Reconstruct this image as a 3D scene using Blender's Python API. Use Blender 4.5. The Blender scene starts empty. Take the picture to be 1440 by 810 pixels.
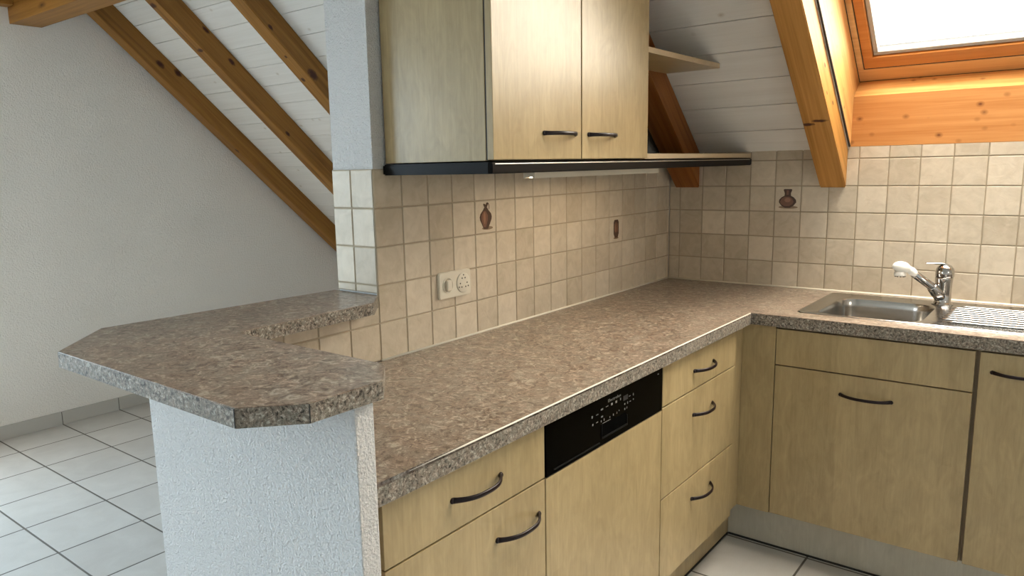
import bpy, bmesh, math, random
from mathutils import Vector, Matrix
from mathutils.geometry import tessellate_polygon
random.seed(4)
D = bpy.data
SC = bpy.context.scene
COL = SC.collection
rad = math.radians

# ------------------------------------------------------------------ helpers
def new_mat(name):
    m = D.materials.new(name); m.use_nodes = True
    nt = m.node_tree; nt.nodes.clear()
    out = nt.nodes.new('ShaderNodeOutputMaterial')
    b = nt.nodes.new('ShaderNodeBsdfPrincipled')
    nt.links.new(b.outputs[0], out.inputs[0])
    return m, nt, b, out

class G:
    """tiny node-graph helper"""
    def __init__(s, nt): s.nt = nt
    def n(s, typ, **kw):
        nd = s.nt.nodes.new(typ)
        for k, v in kw.items(): setattr(nd, k, v)
        return nd
    def link(s, a, b): s.nt.links.new(a, b)
    def setin(s, nd, i, v):
        if hasattr(v, 'is_linked') or isinstance(v, bpy.types.NodeSocket): s.link(v, nd.inputs[i])
        else: nd.inputs[i].default_value = v
    def math(s, op, a, b=0.0, c=None, clamp=False):
        nd = s.n('ShaderNodeMath', operation=op, use_clamp=clamp)
        s.setin(nd, 0, a); s.setin(nd, 1, b)
        if c is not None: s.setin(nd, 2, c)
        return nd.outputs[0]
    def mix(s, f, a, b, mode='MIX'):
        nd = s.n('ShaderNodeMix', data_type='RGBA', blend_type=mode)
        s.setin(nd, 0, f); s.setin(nd, 6, a); s.setin(nd, 7, b)
        return nd.outputs[2]
    def noise(s, vec, scale, detail=3, rough=.5, dist=0.0):
        nd = s.n('ShaderNodeTexNoise')
        if vec is not None: s.link(vec, nd.inputs['Vector'])
        nd.inputs['Scale'].default_value = scale; nd.inputs['Detail'].default_value = detail
        nd.inputs['Roughness'].default_value = rough; nd.inputs['Distortion'].default_value = dist
        return nd.outputs[0]
    def ramp(s, f, stops, interp='LINEAR'):
        nd = s.n('ShaderNodeValToRGB'); s.link(f, nd.inputs[0])
        cr = nd.color_ramp; cr.interpolation = interp
        while len(cr.elements) < len(stops): cr.elements.new(.5)
        for e, (p, c) in zip(cr.elements, stops):
            e.position = p; e.color = (c, c, c, 1) if isinstance(c, (int, float)) else (*c, 1)
        return nd.outputs[0]
    def bump(s, h, strength, dist, normal=None):
        nd = s.n('ShaderNodeBump'); s.link(h, nd.inputs['Height'])
        nd.inputs['Strength'].default_value = strength; nd.inputs['Distance'].default_value = dist
        if normal is not None: s.link(normal, nd.inputs['Normal'])
        return nd.outputs[0]
    def pos(s): return s.n('ShaderNodeNewGeometry').outputs['Position']
    def obj(s): return s.n('ShaderNodeTexCoord').outputs['Object']
    def vscale(s, v, sc, off=None):
        nd = s.n('ShaderNodeMapping'); s.link(v, nd.inputs[0]); nd.inputs['Scale'].default_value = sc
        if off is not None: s.link(off, nd.inputs['Location'])
        return nd.outputs[0]
    def rnd(s):  # per-object random offset vector
        r = s.n('ShaderNodeObjectInfo').outputs['Random']
        c = s.n('ShaderNodeCombineXYZ')
        for i, k in enumerate((37.1, 91.7, 53.3)): s.link(s.math('MULTIPLY', r, k), c.inputs[i])
        return c.outputs[0]

def simple(name, col, rough=.5, metal=0.0, spec=.5, **kw):
    m, nt, b, _ = new_mat(name)
    b.inputs['Base Color'].default_value = (*col, 1); b.inputs['Roughness'].default_value = rough
    b.inputs['Metallic'].default_value = metal; b.inputs['Specular IOR Level'].default_value = spec
    for k, v in kw.items(): b.inputs[k.replace('_', ' ')].default_value = v
    return m

def plaster(name, col, scale, dist, strength=1.0):
    m, nt, b, _ = new_mat(name); g = G(nt); p = g.pos()
    a = g.noise(p, scale, 4, .6, .6); c = g.noise(p, scale * .35, 2, .5)
    v = g.n('ShaderNodeTexVoronoi', feature='SMOOTH_F1'); g.link(p, v.inputs['Vector']); v.inputs['Scale'].default_value = scale * .9
    h = g.math('ADD', g.math('MULTIPLY', a, .8), g.math('MULTIPLY', v.outputs[0], .5))
    h = g.math('ADD', h, g.math('MULTIPLY', c, .5))
    g.link(g.bump(h, strength, dist), b.inputs['Normal'])
    t = g.ramp(g.noise(p, 2.2, 2), [(.35, .96), (.65, 1.0)])
    g.link(g.mix(1.0, (*col, 1), t, 'MULTIPLY'), b.inputs['Base Color'])
    b.inputs['Roughness'].default_value = .9; b.inputs['Specular IOR Level'].default_value = .25
    return m

def laminate(name, c1, c2, rough=.42):
    m, nt, b, _ = new_mat(name); g = G(nt); o = g.pos()
    sx = g.n('ShaderNodeSeparateXYZ'); g.link(o, sx.inputs[0])
    h = g.math('ADD', g.math('SUBTRACT', sx.outputs[0], sx.outputs[1]), 7.0)
    cb = g.n('ShaderNodeCombineXYZ'); g.link(h, cb.inputs[0]); g.link(sx.outputs[2], cb.inputs[2])
    v = cb.outputs[0]
    # staves a few centimetres wide
    st = g.math('FLOOR', g.math('DIVIDE', g.math('ADD', h, g.math('MULTIPLY', g.math('FLOOR', g.math('DIVIDE', sx.outputs[2], .47)), .029)), .083)); st2 = g.math('FLOOR', g.math('DIVIDE', g.math('ADD', h, .031), .149))
    w1 = g.n('ShaderNodeTexWhiteNoise', noise_dimensions='1D'); g.link(st, w1.inputs['W'])
    w2 = g.n('ShaderNodeTexWhiteNoise', noise_dimensions='1D'); g.link(st2, w2.inputs['W'])
    tone = g.math('ADD', g.math('MULTIPLY', w1.outputs[0], .5), g.math('MULTIPLY', w2.outputs[0], .5))
    fine = g.noise(g.vscale(v, (150, 150, 9)), 1.0, 3, .6, .5)
    mot = g.noise(g.vscale(v, (26, 26, 9)), 1.0, 4, .6, 1.5)
    f = g.math('ADD', g.math('MULTIPLY', tone, .20), g.math('ADD', g.math('MULTIPLY', fine, .34), g.math('MULTIPLY', mot, .52)))
    g.link(g.ramp(f, [(.36, c1), (.68, c2)]), b.inputs['Base Color'])
    b.inputs['Roughness'].default_value = rough
    g.link(g.bump(fine, .08, .001), b.inputs['Normal'])
    return m

def pine(name, dark, light, knot=(.11, .04, .012), kscale=2.3, rough=.5, thr=.10, knots=(), kan=3.2):
    """grain runs along the object's own X axis"""
    m, nt, b, _ = new_mat(name); g = G(nt)
    v0 = g.n('ShaderNodeVectorMath', operation='ADD'); g.link(g.obj(), v0.inputs[0]); g.link(g.rnd(), v0.inputs[1])
    v = v0.outputs[0]
    warp = g.noise(g.vscale(v, (1.2, 8, 8)), 1.0, 2, .5)
    gr = g.noise(g.vscale(v, (1.1, 34, 34)), 1.0, 4, .6, .9)
    fine = g.noise(g.vscale(v, (5, 180, 180)), 1.0, 2, .6)
    f = g.math('ADD', g.math('MULTIPLY', gr, .62), g.math('ADD', g.math('MULTIPLY', fine, .18), g.math('MULTIPLY', warp, .26)))
    base = g.ramp(f, [(.36, dark), (.68, light)])
    vo = g.n('ShaderNodeTexVoronoi', feature='F1'); g.link(g.vscale(v, (kscale, kscale * kan, kscale * kan)), vo.inputs['Vector']); vo.inputs['Scale'].default_value = 1.0
    vo.inputs['Randomness'].default_value = 1.0
    wob = g.math('ADD', vo.outputs['Distance'], g.math('MULTIPLY', g.noise(v, 40, 2), .05))
    k = g.ramp(wob, [(thr * .55, 1.0), (thr, .55), (thr * 2.0, 0.0)])
    colr = g.mix(k, base, (*knot, 1))
    for (kx, ky, kz, rx, ry) in knots:      # single knots where this timber has them
        sv = g.n('ShaderNodeVectorMath', operation='SUBTRACT'); g.link(g.obj(), sv.inputs[0]); sv.inputs[1].default_value = (kx, ky, kz)
        ln = g.n('ShaderNodeVectorMath', operation='LENGTH'); g.link(g.vscale(sv.outputs[0], (1 / rx, 1 / ry, 1 / ry)), ln.inputs[0])
        dd = g.math('ADD', ln.outputs['Value'], g.math('MULTIPLY', g.math('SUBTRACT', g.noise(v, 60, 2), .5), .7))
        colr = g.mix(g.ramp(dd, [(.45, 1.0), (.8, .6), (1.0, 0.0)]), colr, (*knot, 1))
    g.link(colr, b.inputs['Base Color'])
    b.inputs['Roughness'].default_value = rough; b.inputs['Specular IOR Level'].default_value = .3
    g.link(g.bump(fine, .15, .001), b.inputs['Normal'])
    return m

def stone(name, dark, mid, light, scale=1.0, contrast=1.0, rough=.35, spec=.5, coat=.35, dis=1.5):
    m, nt, b, _ = new_mat(name); g = G(nt); p = g.pos()
    wq = g.n('ShaderNodeTexNoise'); g.link(p, wq.inputs['Vector']); wq.inputs['Scale'].default_value = 11 * scale; wq.inputs['Detail'].default_value = 2
    wv = g.n('ShaderNodeVectorMath', operation='MULTIPLY_ADD'); g.link(wq.outputs['Color'], wv.inputs[0]); wv.inputs[1].default_value = (.055 / scale,) * 3; g.link(p, wv.inputs[2])
    a = g.noise(wv.outputs[0], 46 * scale, 5, .62, dis)
    s = g.noise(p, 260 * scale, 3, .6)
    c = g.noise(p, 9 * scale, 3, .5)
    f = g.math('ADD', g.math('MULTIPLY', a, .95 * contrast), g.math('MULTIPLY', s, .34 * contrast))
    f = g.math('ADD', f, g.math('MULTIPLY', c, .22))
    f = g.math('SUBTRACT', f, (.645 * contrast + .11) - .5)
    base = g.ramp(f, [(.30, dark), (.46, mid), (.56, mid), (.72, light)])
    tint = g.ramp(g.noise(p, 26 * scale, 2), [(.4, (1.0, .96, .93)), (.6, (.95, 1.0, 1.0))])
    g.link(g.mix(1.0, base, tint, 'MULTIPLY'), b.inputs['Base Color'])
    b.inputs['Roughness'].default_value = rough; b.inputs['Specular IOR Level'].default_value = spec
    b.inputs['Coat Weight'].default_value = coat; b.inputs['Coat Roughness'].default_value = .22
    g.link(g.bump(g.math('ADD', s, a), .12, .0008), b.inputs['Normal'])
    return m

def tile_mat(name, c1, c2):
    m, nt, b, _ = new_mat(name); g = G(nt); p = g.pos()
    at = g.n('ShaderNodeAttribute', attribute_name='tint'); r = at.outputs['Fac']
    of = g.n('ShaderNodeCombineXYZ')
    for i, k in enumerate((19.0, 31.0, 47.0)): g.link(g.math('MULTIPLY', r, k), of.inputs[i])
    v = g.n('ShaderNodeVectorMath', operation='ADD'); g.link(p, v.inputs[0]); g.link(of.outputs[0], v.inputs[1])
    n1 = g.noise(v.outputs[0], 22, 4, .55, .9)
    f = g.math('ADD', g.math('MULTIPLY', n1, .62), g.math('MULTIPLY', r, .30))
    g.link(g.ramp(f, [(.25, c1), (.68, c2)]), b.inputs['Base Color'])
    b.inputs['Roughness'].default_value = .38; b.inputs['Specular IOR Level'].default_value = .4
    w = g.noise(v.outputs[0], 34, 3, .5, .8)
    g.link(g.bump(w, .5, .0022), b.inputs['Normal'])
    return m

def floor_mat():
    m, nt, b, _ = new_mat('floor_tiles'); g = G(nt); p = g.pos()
    s = g.n('ShaderNodeSeparateXYZ'); g.link(p, s.inputs[0])
    T = .3221; W = .0036
    def ax(o, off):
        q = g.math('DIVIDE', g.math('SUBTRACT', o, off - T * 40), T)
        fr = g.math('FRACT', q)
        d = g.math('MULTIPLY', g.math('MINIMUM', fr, g.math('SUBTRACT', 1.0, fr)), T)
        return g.math('FLOOR', q), d
    ix, dx = ax(s.outputs[0], -3.071); iy, dy = ax(s.outputs[1], -1.803)
    d = g.math('MINIMUM', dx, dy)
    mask = g.ramp(g.math('DIVIDE', d, W * 2), [(.42, 0.0), (.62, 1.0)])
    cb = g.n('ShaderNodeCombineXYZ'); g.link(ix, cb.inputs[0]); g.link(iy, cb.inputs[1])
    wn = g.n('ShaderNodeTexWhiteNoise', noise_dimensions='3D'); g.link(cb.outputs[0], wn.inputs['Vector'])
    mo = g.noise(p, 7, 4, .6, .6); sp = g.noise(p, 300, 2, .5)
    f = g.math('ADD', g.math('MULTIPLY', mo, .5), g.math('ADD', g.math('MULTIPLY', sp, .25), g.math('MULTIPLY', wn.outputs[0], .18)))
    tile = g.ramp(f, [(.25, (.43, .42, .40)), (.70, (.58, .575, .555))])
    g.link(g.mix(mask, (.11, .10, .088, 1), tile), b.inputs['Base Color'])
    g.link(g.ramp(mask, [(0, .8), (1, .36)]), b.inputs['Roughness'])
    b.inputs['Specular IOR Level'].default_value = .45
    h = g.math('ADD', g.math('MULTIPLY', mask, .8), g.math('MULTIPLY', mo, .15))
    g.link(g.bump(h, .6, .002), b.inputs['Normal'])
    return m

def brushed():
    m, nt, b, _ = new_mat('brushed_steel'); g = G(nt); p = g.pos()
    f = g.noise(g.vscale(p, (5, 60, 60)), 1.0, 2)
    b.inputs['Base Color'].default_value = (.47, .455, .43, 1); b.inputs['Metallic'].default_value = 1
    g.link(g.ramp(f, [(.3, .17), (.7, .22)]), b.inputs['Roughness'])
    return m

M = {}
M['plaster'] = plaster('rough_plaster', (.75, .745, .74), 250, .0088, 1.0)
M['plaster_gable'] = plaster('gable_plaster', (.88, .845, .79), 130, .0075, .7)
M['plaster_plain'] = simple('plain_plaster', (.74, .72, .68), .9)
M['lam'] = laminate('maple_laminate', (.295, .222, .112), (.415, .320, .170), .31)
M['lam_edge'] = simple('maple_edging', (.46, .36, .23), .45)
M['lam_dark'] = simple('carcass_board', (.25, .185, .115), .6)
M['plinth'] = laminate('plinth_board', (.44, .415, .35), (.53, .505, .43))
M['stone'] = stone('worktop_surface', (.10, .066, .046), (.232, .176, .135), (.44, .37, .30), 1.0, 1.6, .33, .42)
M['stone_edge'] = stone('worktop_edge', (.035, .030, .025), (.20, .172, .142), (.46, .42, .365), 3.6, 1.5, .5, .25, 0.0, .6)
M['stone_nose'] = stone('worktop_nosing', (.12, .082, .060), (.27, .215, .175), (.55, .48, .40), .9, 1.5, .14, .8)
M['tile'] = tile_mat('glazed_wall_tile', (.44, .375, .28), (.62, .545, .435))
M['grout'] = simple('tile_grout', (.37, .31, .225), .9)
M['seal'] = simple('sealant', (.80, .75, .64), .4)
PD, PL, PK = (.17, .068, .009), (.37, .175, .036), (.055, .014, .006)
M['pine'] = pine('rafter_pine', PD, PL, knot=PK, kscale=2.6, thr=.09)
RK = [
 [(2.389, .047, .051, .034, .018), (2.279, .047, .09, .032, .018), (1.693, .03, 0, .02, .014), (2.393, -.043, 0, .016, .01)],
 [(2.505, .047, .094, .03, .012), (2.30, .047, .075, .030, .014), (1.791, .047, .020, .022, .012), (2.754, -.02, 0, .018, .028), (2.453, .016, 0, .014, .030)],
 [(2.176, .047, .026, .042, .022), (2.489, .047, .017, .02, .01), (2.174, -.015, 0, .016, .016), (2.324, .004, 0, .010, .010)],
 [],
 [(.352, -.030, -.002, .009, .026), (.368, .012, -.002, .008, .030), (.561, .047, .068, .012, .006), (.391, .047, .062, .012, .006), (.47, .047, .03, .010, .005)]]
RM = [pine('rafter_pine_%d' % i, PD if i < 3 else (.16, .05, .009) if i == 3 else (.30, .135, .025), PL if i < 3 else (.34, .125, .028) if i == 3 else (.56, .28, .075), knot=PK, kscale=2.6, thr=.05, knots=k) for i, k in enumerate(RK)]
M['pine_light'] = pine('skylight_pine', (.50, .20, .045), (.78, .45, .16), knot=(.26, .10, .03), kscale=15.0, thr=.10, rough=.45, kan=1.3)
M['pine_casing_lit'] = pine('casing_pine_lit', (.62, .32, .11), (.80, .50, .22), thr=.01, rough=.4)  # pine lightened in colour to stand in for light the casing face lacks
M['pine_board_shaded'] = pine('reveal_board_shaded', (.42, .16, .04), (.60, .285, .095), knot=(.16, .05, .012), kscale=14.0, thr=.12, rough=.5, kan=1.3)  # darker pine: shade of the board facing away from light, put into colour
M['pine_frame'] = pine('skylight_frame', (.45, .16, .035), (.60, .25, .065), thr=.01, rough=.35)
M['board'] = pine('whitewashed_boards', (.72, .70, .66), (.80, .785, .75), knot=(.52, .46, .38), kscale=7.0, thr=.07, rough=.6, kan=1.4)
M['groove'] = simple('board_groove', (.20, .17, .14), .9)
M['floor'] = floor_mat()
M['skirt'] = simple('tile_skirting', (.50, .48, .44), .5)
M['black'] = simple('black_lacquer', (.005, .005, .0052), .34, spec=.10)
M['blackglass'] = simple('black_panel', (.0015, .0013, .0010), .14, spec=.03)
M['matt_black'] = simple('recess_black', (.001, .001, .001), .9, spec=.02)
M['mark'] = simple('panel_print', (.17, .17, .165), .5)
M['handle'] = simple('dark_handle', (.010, .004, .005), .33, spec=.25)
M['steel'] = brushed()
M['chrome'] = simple('chrome', (.50, .49, .48), .06, 1.0)
M['alu'] = simple('aluminium', (.70, .69, .66), .35, 1.0)
M['whiteplastic'] = simple('white_plastic', (.66, .62, .52), .35)
M['sprayhead'] = simple('white_spray_head', (.85, .84, .80), .4)
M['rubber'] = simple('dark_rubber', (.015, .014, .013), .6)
M['gasket'] = simple('grey_gasket', (.42, .39, .35), .5)
M['jug_brown'] = simple('printed_brown', (.16, .07, .04), .4)
M['jug_dark'] = simple('printed_dark_brown', (.055, .022, .010), .4)
M['jug_light'] = simple('printed_light_brown', (.27, .13, .075), .4)
M['jug_shadow'] = simple('printed_ochre', (.22, .15, .09), .4)
M['hole'] = simple('socket_hole', (.03, .025, .02), .8)
m, nt, b, out = new_mat('window_glass')
g = G(nt); tr = g.n('ShaderNodeBsdfTransparent'); gl = g.n('ShaderNodeBsdfGlossy'); gl.inputs['Roughness'].default_value = .02
gi = g.n('ShaderNodeNewGeometry'); dp = g.n('ShaderNodeVectorMath', operation='DOT_PRODUCT'); g.link(gi.outputs['Incoming'], dp.inputs[0]); g.link(gi.outputs['Normal'], dp.inputs[1])
sch = g.math('MULTIPLY_ADD', g.math('POWER', g.math('SUBTRACT', 1.0, g.math('ABSOLUTE', dp.outputs['Value'])), 5.0), .92, .08); mx = g.n('ShaderNodeMixShader')
g.link(sch, mx.inputs[0]); g.link(tr.outputs[0], mx.inputs[1]); g.link(gl.outputs[0], mx.inputs[2]); g.link(mx.outputs[0], out.inputs[0])
M['glass'] = m

# ---- object helpers: geometry is given in room coordinates, the object is placed at its own base
def empty(name, loc, rotz=0):
    o = D.objects.new(name, None); COL.objects.link(o); o.location = loc; o.rotation_euler = (0, 0, rotz)
    o.empty_display_size = .05
    return o
def tag(o, label=None, cat=None, group=None, kind=None):
    if label: o['label'] = label
    if cat: o['category'] = cat
    if group: o['group'] = group
    if kind: o['kind'] = kind
    return o
def link(name, bm, mats, parent=None, origin=None, smooth=False, recalc=True):
    if recalc: bmesh.ops.recalc_face_normals(bm, faces=bm.faces)
    if origin is None:
        if parent is not None: origin = world_loc(parent)
        else:
            xs = [v.co for v in bm.verts]
            origin = Vector((sum(v.x for v in xs) / len(xs), sum(v.y for v in xs) / len(xs), min(v.z for v in xs)))
    origin = Vector(origin)
    bmesh.ops.translate(bm, verts=bm.verts, vec=-origin)
    me = D.meshes.new(name); bm.to_mesh(me); bm.free()
    for mm in (mats if isinstance(mats, (list, tuple)) else [mats]): me.materials.append(mm)
    if smooth:
        for p in me.polygons: p.use_smooth = True
    o = D.objects.new(name, me); COL.objects.link(o)
    if parent is not None:
        o.parent = parent; o.location = origin - world_loc(parent)
    else: o.location = origin
    return o
def world_loc(o):
    v = Vector(o.location)
    while o.parent: o = o.parent; v = v + Vector(o.location)
    return v
def box(bm, x0, x1, y0, y1, z0, z1, bev=0.0, mi=0, segs=2):
    vs = [bm.verts.new((x, y, z)) for x in (x0, x1) for y in (y0, y1) for z in (z0, z1)]
    fs = [bm.faces.new([vs[i] for i in q]) for q in ((0, 1, 3, 2), (4, 6, 7, 5), (0, 4, 5, 1), (2, 3, 7, 6), (0, 2, 6, 4), (1, 5, 7, 3))]
    for f in fs: f.material_index = mi
    if bev > 0:
        es = list({e for f in fs for e in f.edges})
        r = bmesh.ops.bevel(bm, geom=es, offset=bev, segments=segs, affect='EDGES', profile=.5)
        for f in r['faces']: f.material_index = mi
    return vs
def B(*args, **kw):
    bm = bmesh.new(); box(bm, *args, **kw); return bm
def prism(bm, pts, z0, z1, side_mi=0, top_mi=0, axis='z'):
    """extrude a plan polygon; axis z: pts are (x,y); axis x: pts are (y,z); axis y: pts are (x,z)"""
    def P(p, w):
        return {'z': (p[0], p[1], w), 'x': (w, p[0], p[1]), 'y': (p[0], w, p[1])}[axis]
    a = [bm.verts.new(P(p, z0)) for p in pts]; c = [bm.verts.new(P(p, z1)) for p in pts]
    f1 = bm.faces.new(a); f2 = bm.faces.new(c); f1.material_index = f2.material_index = top_mi
    sides = []
    n = len(pts)
    for i in range(n):
        f = bm.faces.new((a[i], a[(i + 1) % n], c[(i + 1) % n], c[i])); f.material_index = side_mi; sides.append(f)
    return f1, f2, sides
def lathe(bm, prof, c, n=32, axis=(0, 0, 1), mi=0):
    """prof: (r, h) along axis from c"""
    ax = Vector(axis).normalized(); t = Vector((1, 0, 0)) if abs(ax.x) < .9 else Vector((0, 1, 0))
    u = ax.cross(t).normalized(); w = ax.cross(u); c = Vector(c)
    rings = []
    for r, h in prof:
        if r < 1e-6: rings.append([bm.verts.new(c + ax * h)])
        else: rings.append([bm.verts.new(c + ax * h + (u * math.cos(2 * math.pi * k / n) + w * math.sin(2 * math.pi * k / n)) * r) for k in range(n)])
    for a, b_ in zip(rings, rings[1:]):
        for k in range(n):
            q = [a[k % len(a)], a[(k + 1) % len(a)], b_[(k + 1) % len(b_)], b_[k % len(b_)]]
            q2 = []
            for v in q:
                if v not in q2: q2.append(v)
            if len(q2) >= 3:
                f = bm.faces.new(q2); f.material_index = mi; f.smooth = True
    for rg in (rings[0], rings[-1]):
        if len(rg) > 2: bm.faces.new(rg).material_index = mi
def tube(bm, pts, radii, n=16, squash=None, up=Vector((0, 0, 1)), mi=0):
    pts = [Vector(p) for p in pts]; rings = []
    for i, p in enumerate(pts):
        d = (pts[min(i + 1, len(pts) - 1)] - pts[max(i - 1, 0)]).normalized()
        s = d.cross(up);
        if s.length < 1e-4: s = d.cross(Vector((1, 0, 0)))
        s.normalize(); q = s.cross(d).normalized()
        r = radii[i] if isinstance(radii, (list, tuple)) else radii
        ru, rv = (r, r) if squash is None else (r * squash[0], r * squash[1])
        rings.append([bm.verts.new(p + s * math.cos(2 * math.pi * k / n) * ru + q * math.sin(2 * math.pi * k / n) * rv) for k in range(n)])
    for a, b_ in zip(rings, rings[1:]):
        for k in range(n):
            f = bm.faces.new((a[k], a[(k + 1) % n], b_[(k + 1) % n], b_[k])); f.smooth = True; f.material_index = mi
    bm.faces.new(rings[0]).material_index = mi; bm.faces.new(rings[-1]).material_index = mi
def catmull(pts, sub=6):
    pts = [Vector(p) for p in pts]; out = []
    for i in range(len(pts) - 1):
        p0 = pts[max(i - 1, 0)]; p1 = pts[i]; p2 = pts[i + 1]; p3 = pts[min(i + 2, len(pts) - 1)]
        for k in range(sub):
            t = k / sub
            out.append(.5 * ((2 * p1) + (-p0 + p2) * t + (2 * p0 - 5 * p1 + 4 * p2 - p3) * t * t + (-p0 + 3 * p1 - 3 * p2 + p3) * t ** 3))
    out.append(pts[-1]); return out

# ------------------------------------------------------------------ measured layout (metres)
ZC = .8878            # worktop
ZCB = .848
T = .1034             # wall-tile pitch
YL = -1.779           # free end of the dividing wall
PITCH = rad(42.0); CO, SI = math.cos(PITCH), math.sin(PITCH)
ZR = 1.444            # ceiling height where it meets the sink wall
def RF(u, v, n): return Vector((u, -v * CO + n * SI, ZR + v * SI + n * CO))
XW = -3.03            # gable wall
XR, YF, YK = 2.75, -6.2, .98
RIDGE = 3.5 / CO

# ------------------------------------------------------------------ setting
def struct(name, bm, mats, **kw):
    o = link(name, bm, mats, **kw); o['kind'] = 'structure'; return o

struct('floor', B(XW - .15, XR + .15, YF - .15, YK + .1, -.12, 0), M['floor'], origin=(0, 0, 0))
bm = bmesh.new()   # gable wall; a balcony door opening lies out of frame on the camera's side
GY0, GY1, GZ1 = -5.0, -2.45, 2.15
box(bm, XW - .15, XW, YF - .15, GY0, 0, 5.2); box(bm, XW - .15, XW, GY1, YK + .1, 0, 5.2)
box(bm, XW - .15, XW, GY0, GY1, 0, .04); box(bm, XW - .15, XW, GY0, GY1, GZ1, 5.2)
struct('wall_left', bm, M['plaster_gable'], origin=(XW, 0, 0))
bm = bmesh.new()   # side wall; opening out of frame added to light the tiles and doors
WY0, WY1, WZ0, WZ1 = -1.85, -1.5, 1.3, 1.6
box(bm, XR, XR + .15, YF - .15, WY0, 0, 5.2); box(bm, XR, XR + .15, WY1, YK + .1, 0, 5.2)
box(bm, XR, XR + .15, WY0, WY1, 0, WZ0); box(bm, XR, XR + .15, WY0, WY1, WZ1, 5.2)
struct('wall_right', bm, M['plaster_plain'], origin=(XR, 0, 0))
bm = bmesh.new()   # wall behind the camera with a balcony door opening and a window opening
OPEN = [(-2.2, -1.0, .9, 2.05)]
xs = [XW - .15, -2.2, -1.0, 1.0, 2.3, XR + .15]
for i in range(5):
    op = {1: OPEN[0]}.get(i)
    if op: box(bm, xs[i], xs[i + 1], YF - .15, YF, 0, op[2]); box(bm, xs[i], xs[i + 1], YF - .15, YF, op[3], 5.2)
    else: box(bm, xs[i], xs[i + 1], YF - .15, YF, 0, 5.2)
struct('wall_front', bm, M['plaster_plain'], origin=(0, YF, 0))
struct('wall_knee', B(XW, -.166, YK, YK + .1, 0, 1.2), M['plaster_plain'], origin=(-1.5, YK, 0))
wall_back = struct('wall_back', B(-.006, XR, .006, .12, 0, 1.452), M['plaster_plain'], origin=(0, 0, 0))
wall_part = struct('wall_partition', B(-.166, -.006, YL + .006, YK + .1, 0, 5.2), M['plaster'], origin=(-.08, -.9, 0))
bm = bmesh.new()
box(bm, -.07, .60, -2.392, -2.352, 0, 1.039, .002)
struct('wall_peninsula', bm, M['plaster'], origin=(.26, -2.37, 0))
wall_pen = struct('wall_counter', B(-.145, -.006, -2.352, YL + .006, 0, 1.039), M['plaster'], origin=(-.07, -2.06, 0))

# far roof slope and its beams are behind the camera: plain boards
bm = bmesh.new()
p = [(XW, -3.5, ZR + 3.5 * math.tan(PITCH)), (XR, -3.5, ZR + 3.5 * math.tan(PITCH)), (XR, YF, ZR + .75 * math.tan(PITCH)), (XW, YF, ZR + .75 * math.tan(PITCH))]
a = [bm.verts.new(q) for q in p]; c = [bm.verts.new((q[0], q[1], q[2] + .1)) for q in p]
bm.faces.new(a); bm.faces.new(c)
for i in range(4): bm.faces.new((a[i], a[(i + 1) % 4], c[(i + 1) % 4], c[i]))
struct('ceiling_far', bm, M['plaster_plain'], origin=(0, -4.8, 3))

# white board ceiling of the near slope, tongue-and-groove boards running across
SK_X0, SK_X1, SK_V1 = .742, 2.08, 1.33
bm = bmesh.new()
VJ0 = .089 / CO; VP = .1003 / CO
def board_run(x0, x1, va, vb):
    ks = [k for k in range(-20, 60) if va < VJ0 + k * VP < vb]
    cuts = [va] + [VJ0 + k * VP for k in ks] + [vb]
    for i, (c0, c1) in enumerate(zip(cuts, cuts[1:])):
        g0 = 0 if i == 0 else .0016; g1 = 0 if i == len(cuts) - 2 else .0016
        q = [bm.verts.new(RF(x, v, 0)) for x, v in ((x0, c0 + g0), (x1, c0 + g0), (x1, c1 - g1), (x0, c1 - g1))]
        f = bm.faces.new(q); f.material_index = 0
        for (v, gg) in ((c0 + g0, g0), (c1 - g1, g1)):
            if gg:
                q = [bm.verts.new(RF(x, v, n)) for x, n in ((x0, 0), (x1, 0), (x1, .008), (x0, .008))]
                bm.faces.new(q).material_index = 0
    q = [bm.verts.new(RF(x, v, .008)) for x, v in ((x0, va), (x1, va), (x1, vb), (x0, vb))]
    bm.faces.new(q).material_index = 1
    q = [bm.verts.new(RF(x, v, .03)) for x, v in ((x0, va), (x1, va), (x1, vb), (x0, vb))]
    bm.faces.new(q).material_index = 1
board_run(XW, -.02, -(YK + .05) / CO, RIDGE)
board_run(-.02, SK_X0 - .006, -.03, RIDGE)
board_run(SK_X0, SK_X1, SK_V1 + .02, RIDGE)
board_run(SK_X1, XR, -.03, RIDGE)
struct('ceiling', bm, [M['board'], M['groove']], origin=(0, 0, ZR), recalc=False)

# tiled skirting along the gable wall
bm = bmesh.new()
y = -1.803 - .3221 * 13
while y < YK:
    box(bm, XW, XW + .011, max(y + .002, YF), min(y + .3201, YK), 0, .076, .0015); y += .3221
box(bm, XW, XW + .004, YF, YK, 0, .074, 0, 1)
struct('baseboard_left', bm, [M['skirt'], M['rubber']], origin=(XW, -1.8, 0))

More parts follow.
